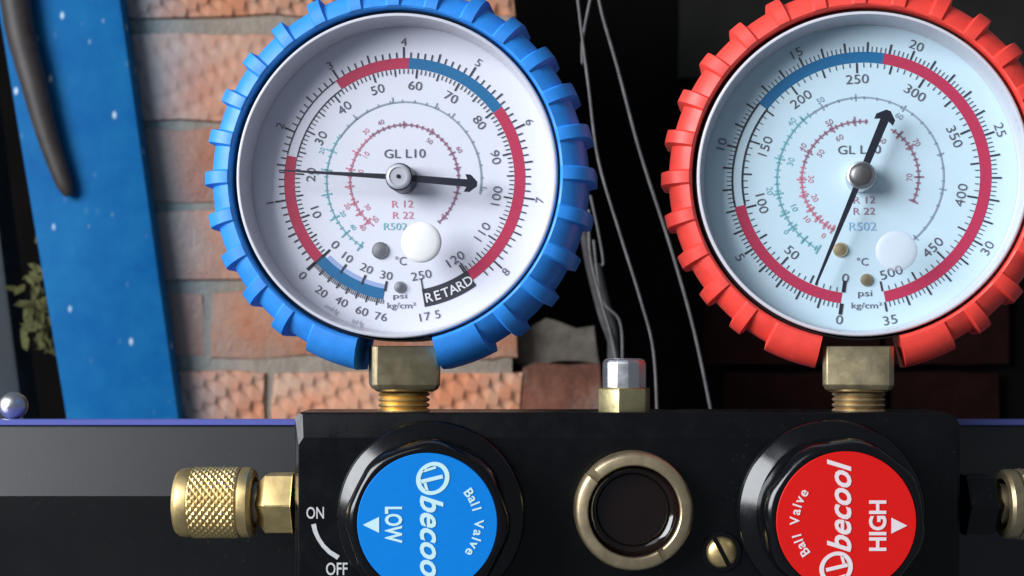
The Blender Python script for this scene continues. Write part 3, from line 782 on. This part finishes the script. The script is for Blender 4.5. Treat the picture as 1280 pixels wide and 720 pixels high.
# ---- charging valve in the middle
o = empty('service_port', rel(780.5, 515, 55)); o.parent = rig
make('hex_nut', MB().prism(6, 35, -6, 31, R(14), 2.0), 'brass_green', o, smooth=20, bevel=1.0)
mb = MB()
prof = [(27, 30), (28.5, 32), (28.5, 63), (26.5, 67), (22, 69)]
mb.lathe(prof, 12, 'Z', cap1=True, phase=R(6))
make('cap', mb, 'steel', o, smooth=20, bevel=1.0)

# ---- valve knobs
def knob(label, px, py, disc_mat, ink, ang, kind):
    c = Vector(((px - PX) * 0.95 * S, 0, (PY - py) * 0.95 * S))
    mb = MB(); rows = []; n = 168
    prof = [(117, 2, 0), (117, -9, 0), (115.8, -13.5, 0), (113.5, -15.5, 0), (98, -24, 0), (96, -25.5, 0), (95.5, -33, .4), (98.5, -40, 1), (98.5, -74, 1), (97, -81, 1), (94, -86.5, .7), (90, -89.5, .25), (86.5, -90.5, 0), (84.2, -90, 0), (83.8, -87, 0), (1, -87, 0)]
    for r, y, f in prof:
        ring = []
        for j in range(n):
            a = 2 * math.pi * j / n
            w_ = math.cos(a * 8 + ang)
            rr = r + f * (1.6 * (abs(w_) ** 0.7 * (1 if w_ > 0 else -1)) - 1.0)
            ring.append((rr * math.cos(a), y, rr * math.sin(a)))
        rows.append(ring)
    idx = mb.quad_strip(rows, closed_u=True); mb.f.append(tuple(reversed(idx[-1])))
    k_ = make('valve_knob', mb, 'black_plastic', rig, loc=c - root_loc, smooth=40, label=label)
    mb = MB().lathe([(83.4, -87.2), (83.4, -89.3), (82.6, -90), (1, -90)], 96, 'Y', cap1=True)
    make('label_disc', mb, disc_mat, k_, smooth=40)
    mb = MB()
    def L(x, y): return ((x - px) * 0.95, (py - y) * 0.95)
    yy = -90.6
    if kind == 'LOW':
        put_text(mb, 'LOW', *L(492, 656), 21, -90, yy, w=43, bold=0.028)
        mb.poly([L(453.5, 656), L(474, 646), L(474, 666)], yy)
        put_text(mb, 'becool', *L(539.5, 677), 28, -90, yy, w=110, shear=0.32, bold=0.022)
        lx, ly, sgn = 541, 598, 1
    else:
        put_text(mb, 'HIGH', *L(1097, 657), 21, 90, yy, w=60, bold=0.028)
        mb.poly([L(1134, 657), L(1114, 667), L(1114, 647)], yy)
        put_text(mb, 'becool', *L(1049, 632), 29, 90, yy, w=110, shear=0.32, bold=0.022)
        lx, ly, sgn = 1045, 710, -1
    # round emblem: egg-shaped ring with a slanted T inside
    rows2 = []
    for i in range(41):
        a = 2 * math.pi * i / 40
        e = 1 + 0.07 * math.cos(2 * a + 0.9)
        rows2.append([(L(lx + sgn * 20 * e * math.cos(a), ly + sgn * 21.5 * e * math.sin(a))[0], yy, L(lx, ly + sgn * 21.5 * e * math.sin(a))[1]),
                      (L(lx + sgn * 14.5 * e * math.cos(a), 0)[0], yy, L(lx, ly + sgn * 16.5 * e * math.sin(a))[1])])
    mb.quad_strip(rows2)
    mb.line([L(lx - sgn * 14.5, ly + sgn * 4), L(lx + sgn * 12.5, ly - sgn * 2.5)], 4.5, yy)
    mb.line([L(lx - sgn * 12, ly - sgn * 9), L(lx + sgn * 4, ly - sgn * 14)], 3.0, yy)
    mb.line([L(lx - sgn * 10, ly + sgn * 5), L(lx - sgn * 7, ly + sgn * 15)], 3.5, yy)
    # arched words
    a0 = 0 if kind == 'LOW' else 180
    for ch, da in (('B', 36), ('a', 28), ('l', 22), ('l', 16), ('V', -1), ('a', -11), ('l', -18), ('v', -25), ('e', -34)):
        a = a0 + da; hh = 11.5 if ch in 'BlV' else 8.5
        rr = 61.5 + (hh - 11.5) / 2
        put_text(mb, ch, rr * math.cos(R(a)), rr * math.sin(R(a)), hh, a - 90, yy, bold=0.02)
    make('lettering', mb, ink, k_)
    return k_
knob('valve knob with a round blue label', 534, 654, 'label_blue', 'label_cyan', 0.6, 'LOW')
knob('valve knob with a round red label', 1058, 652, 'label_red', 'label_pale', 2.0, 'HIGH')

# ---- sight glass: a raised slotted ring round a deep dark window
c = W(793, 640, -30)
sg = empty('sight_glass', c - root_loc); sg.parent = rig
mb = MB()
kk = 0.983
for a0, a1 in ((142, 300), (308, 493)):
    n = 40; rows = []
    prof = [(57.5, 30), (57.5, 4), (58, 1.2), (59.5, 0), (69, 0), (72.5, 2), (74.5, 6), (75, 30)]
    for i in range(n + 1):
        a = R(a0 + (a1 - a0) * i / n)
        rows.append([(r * kk * math.cos(a), y, r * kk * math.sin(a)) for r, y in prof])
    idx = mb.quad_strip(rows, closed_u=True); mb.f.append(tuple(idx[0])); mb.f.append(tuple(reversed(idx[-1])))
mb.lathe([(57.7 * kk, 30), (57.7 * kk, 13), (74.4 * kk, 13), (74.4 * kk, 30)], 72, 'Y')
make('slotted_ring', mb, 'brass_ring', sg, smooth=35)
mb = MB().lathe([(57.2 * kk, 8), (56 * kk, 16), (51, 22), (46, 24), (43, 22), (38, 22.5), (20, 20), (1, 19)], 64, 'Y', cap1=True)
make('window', mb, 'dark_glass', sg, smooth=50)

# ---- small brass screw
c = W(902, 690, -2)
sw = empty('body_screw', c - root_loc); sw.parent = rig
mb = MB()
rad = 19.5
for s_ in (1, -1):     # two half domes leave the slot open
    rows = []
    for k_ in range(6):
        t = k_ / 5; rr = rad * math.cos(t * 1.35); y = -1 - 9 * math.sin(t * 1.35)
        ring = []
        for j in range(17):
            a = R(180 * j / 16); x, z = rr * math.cos(a), s_ * (rr * math.sin(a))
            z = s_ * max(3.0, abs(z))
            ring.append((x, y, z))
        rows.append(ring)
    base_row = [(p[0], 4, p[2]) for p in rows[0]]
    idx = mb.quad_strip([base_row] + rows, closed_u=True); mb.f.append(tuple(idx[-1]))
ca, sa = math.cos(R(-62)), math.sin(R(-62))
mb.v = [(x * ca - z * sa, y, x * sa + z * ca) for x, y, z in mb.v]
make('screw_head', mb, 'brass', sw, smooth=40)
make('washer', MB().lathe([(14, -1), (24, -1), (25.5, 0.5), (25.5, 4)], 40, 'Y', cap0=True), 'black_plastic', sw, smooth=40)

# ---- side fittings
def knurled(L0, L1, rad):
    mb = MB(); rows = []; n = 240; m = 84
    N = 26
    for i in range(m + 1):
        x = L0 + (L1 - L0) * i / m; ring = []
        e = min(1, min(x - L0, L1 - x) / 2.5)
        for j in range(n):
            th = j / n
            u = th * N + x * 0.118; v = th * N - x * 0.118
            tu = abs((u % 1) - .5) * 2; tv = abs((v % 1) - .5) * 2
            r = rad + 2.6 * e * min(tu, tv) * 1.2 - 1.6
            ring.append((x, r * math.cos(2 * math.pi * th), r * math.sin(2 * math.pi * th)))
        rows.append(ring)
    mb.quad_strip(rows, closed_u=True)
    return mb
def side_fitting(px_axis0, py, mirror, label):
    base = rel(367 if not mirror else 1203, py, 52)
    f = empty('hose_fitting', base); f.parent = rig; f['label'] = label
    bm_ = 'brass_dull' if mirror else 'brass'  # mirrored side: its shade is put into a duller brass
    kx = 1.03; sg_ = -1 if mirror else 1
    def flip(mb):
        if mirror:
            mb.v = [(-x, y, z) for x, y, z in mb.v]; mb.f = [tuple(reversed(q)) for q in mb.f]
        return mb
    X = lambda px: (px - 367) * kx
    r0 = 43.5 * kx
    mb = MB(); mb.lathe([(1, X(221)), (r0 - 12, X(221)), (r0 - 6, X(222.5)), (r0 - 1.8, X(227)), (r0 - 0.6, X(233)), (r0 - 0.8, X(240.5)), (r0 - 3, X(241.5))], 64, 'X')
    mb.lathe([(r0 - 3, X(299.5)), (r0 - 3.2, X(302)), (r0 - 0.2, X(303)), (r0 + .2, X(306)), (r0 - .2, X(314)), (r0 - 3, X(318)), (r0 - 12, X(318.6))], 64, 'X')
    make('cap_shell', flip(mb), bm_, f, smooth=30)
    make('knurl_grip', flip(knurled(X(240.8), X(300.5), r0)), bm_, f, smooth=20)
    mb = MB().lathe([(26, X(312)), (26, X(324)), (24, X(326)), (24, X(334))], 48, 'X')
    make('neck', flip(mb), 'brass_dull', f, smooth=30)
    mb = MB().lathe([(25, X(322)), (28, X(323.5)), (42.5, X(335)), (42.5, X(369))], 6, 'X', (0, 0, 0), True, True, R(0))
    make('hex_nut', flip(mb), 'brass' if not mirror else 'black_paint', f, smooth=15, bevel=1.2)  # mirrored nut coloured black in place of shade
    return f
side_fitting(0, 628, False, 'brass hose fitting with knurled cap beside the low side knob')
side_fitting(0, 630, True, 'brass hose fitting with knurled cap beside the high side knob')
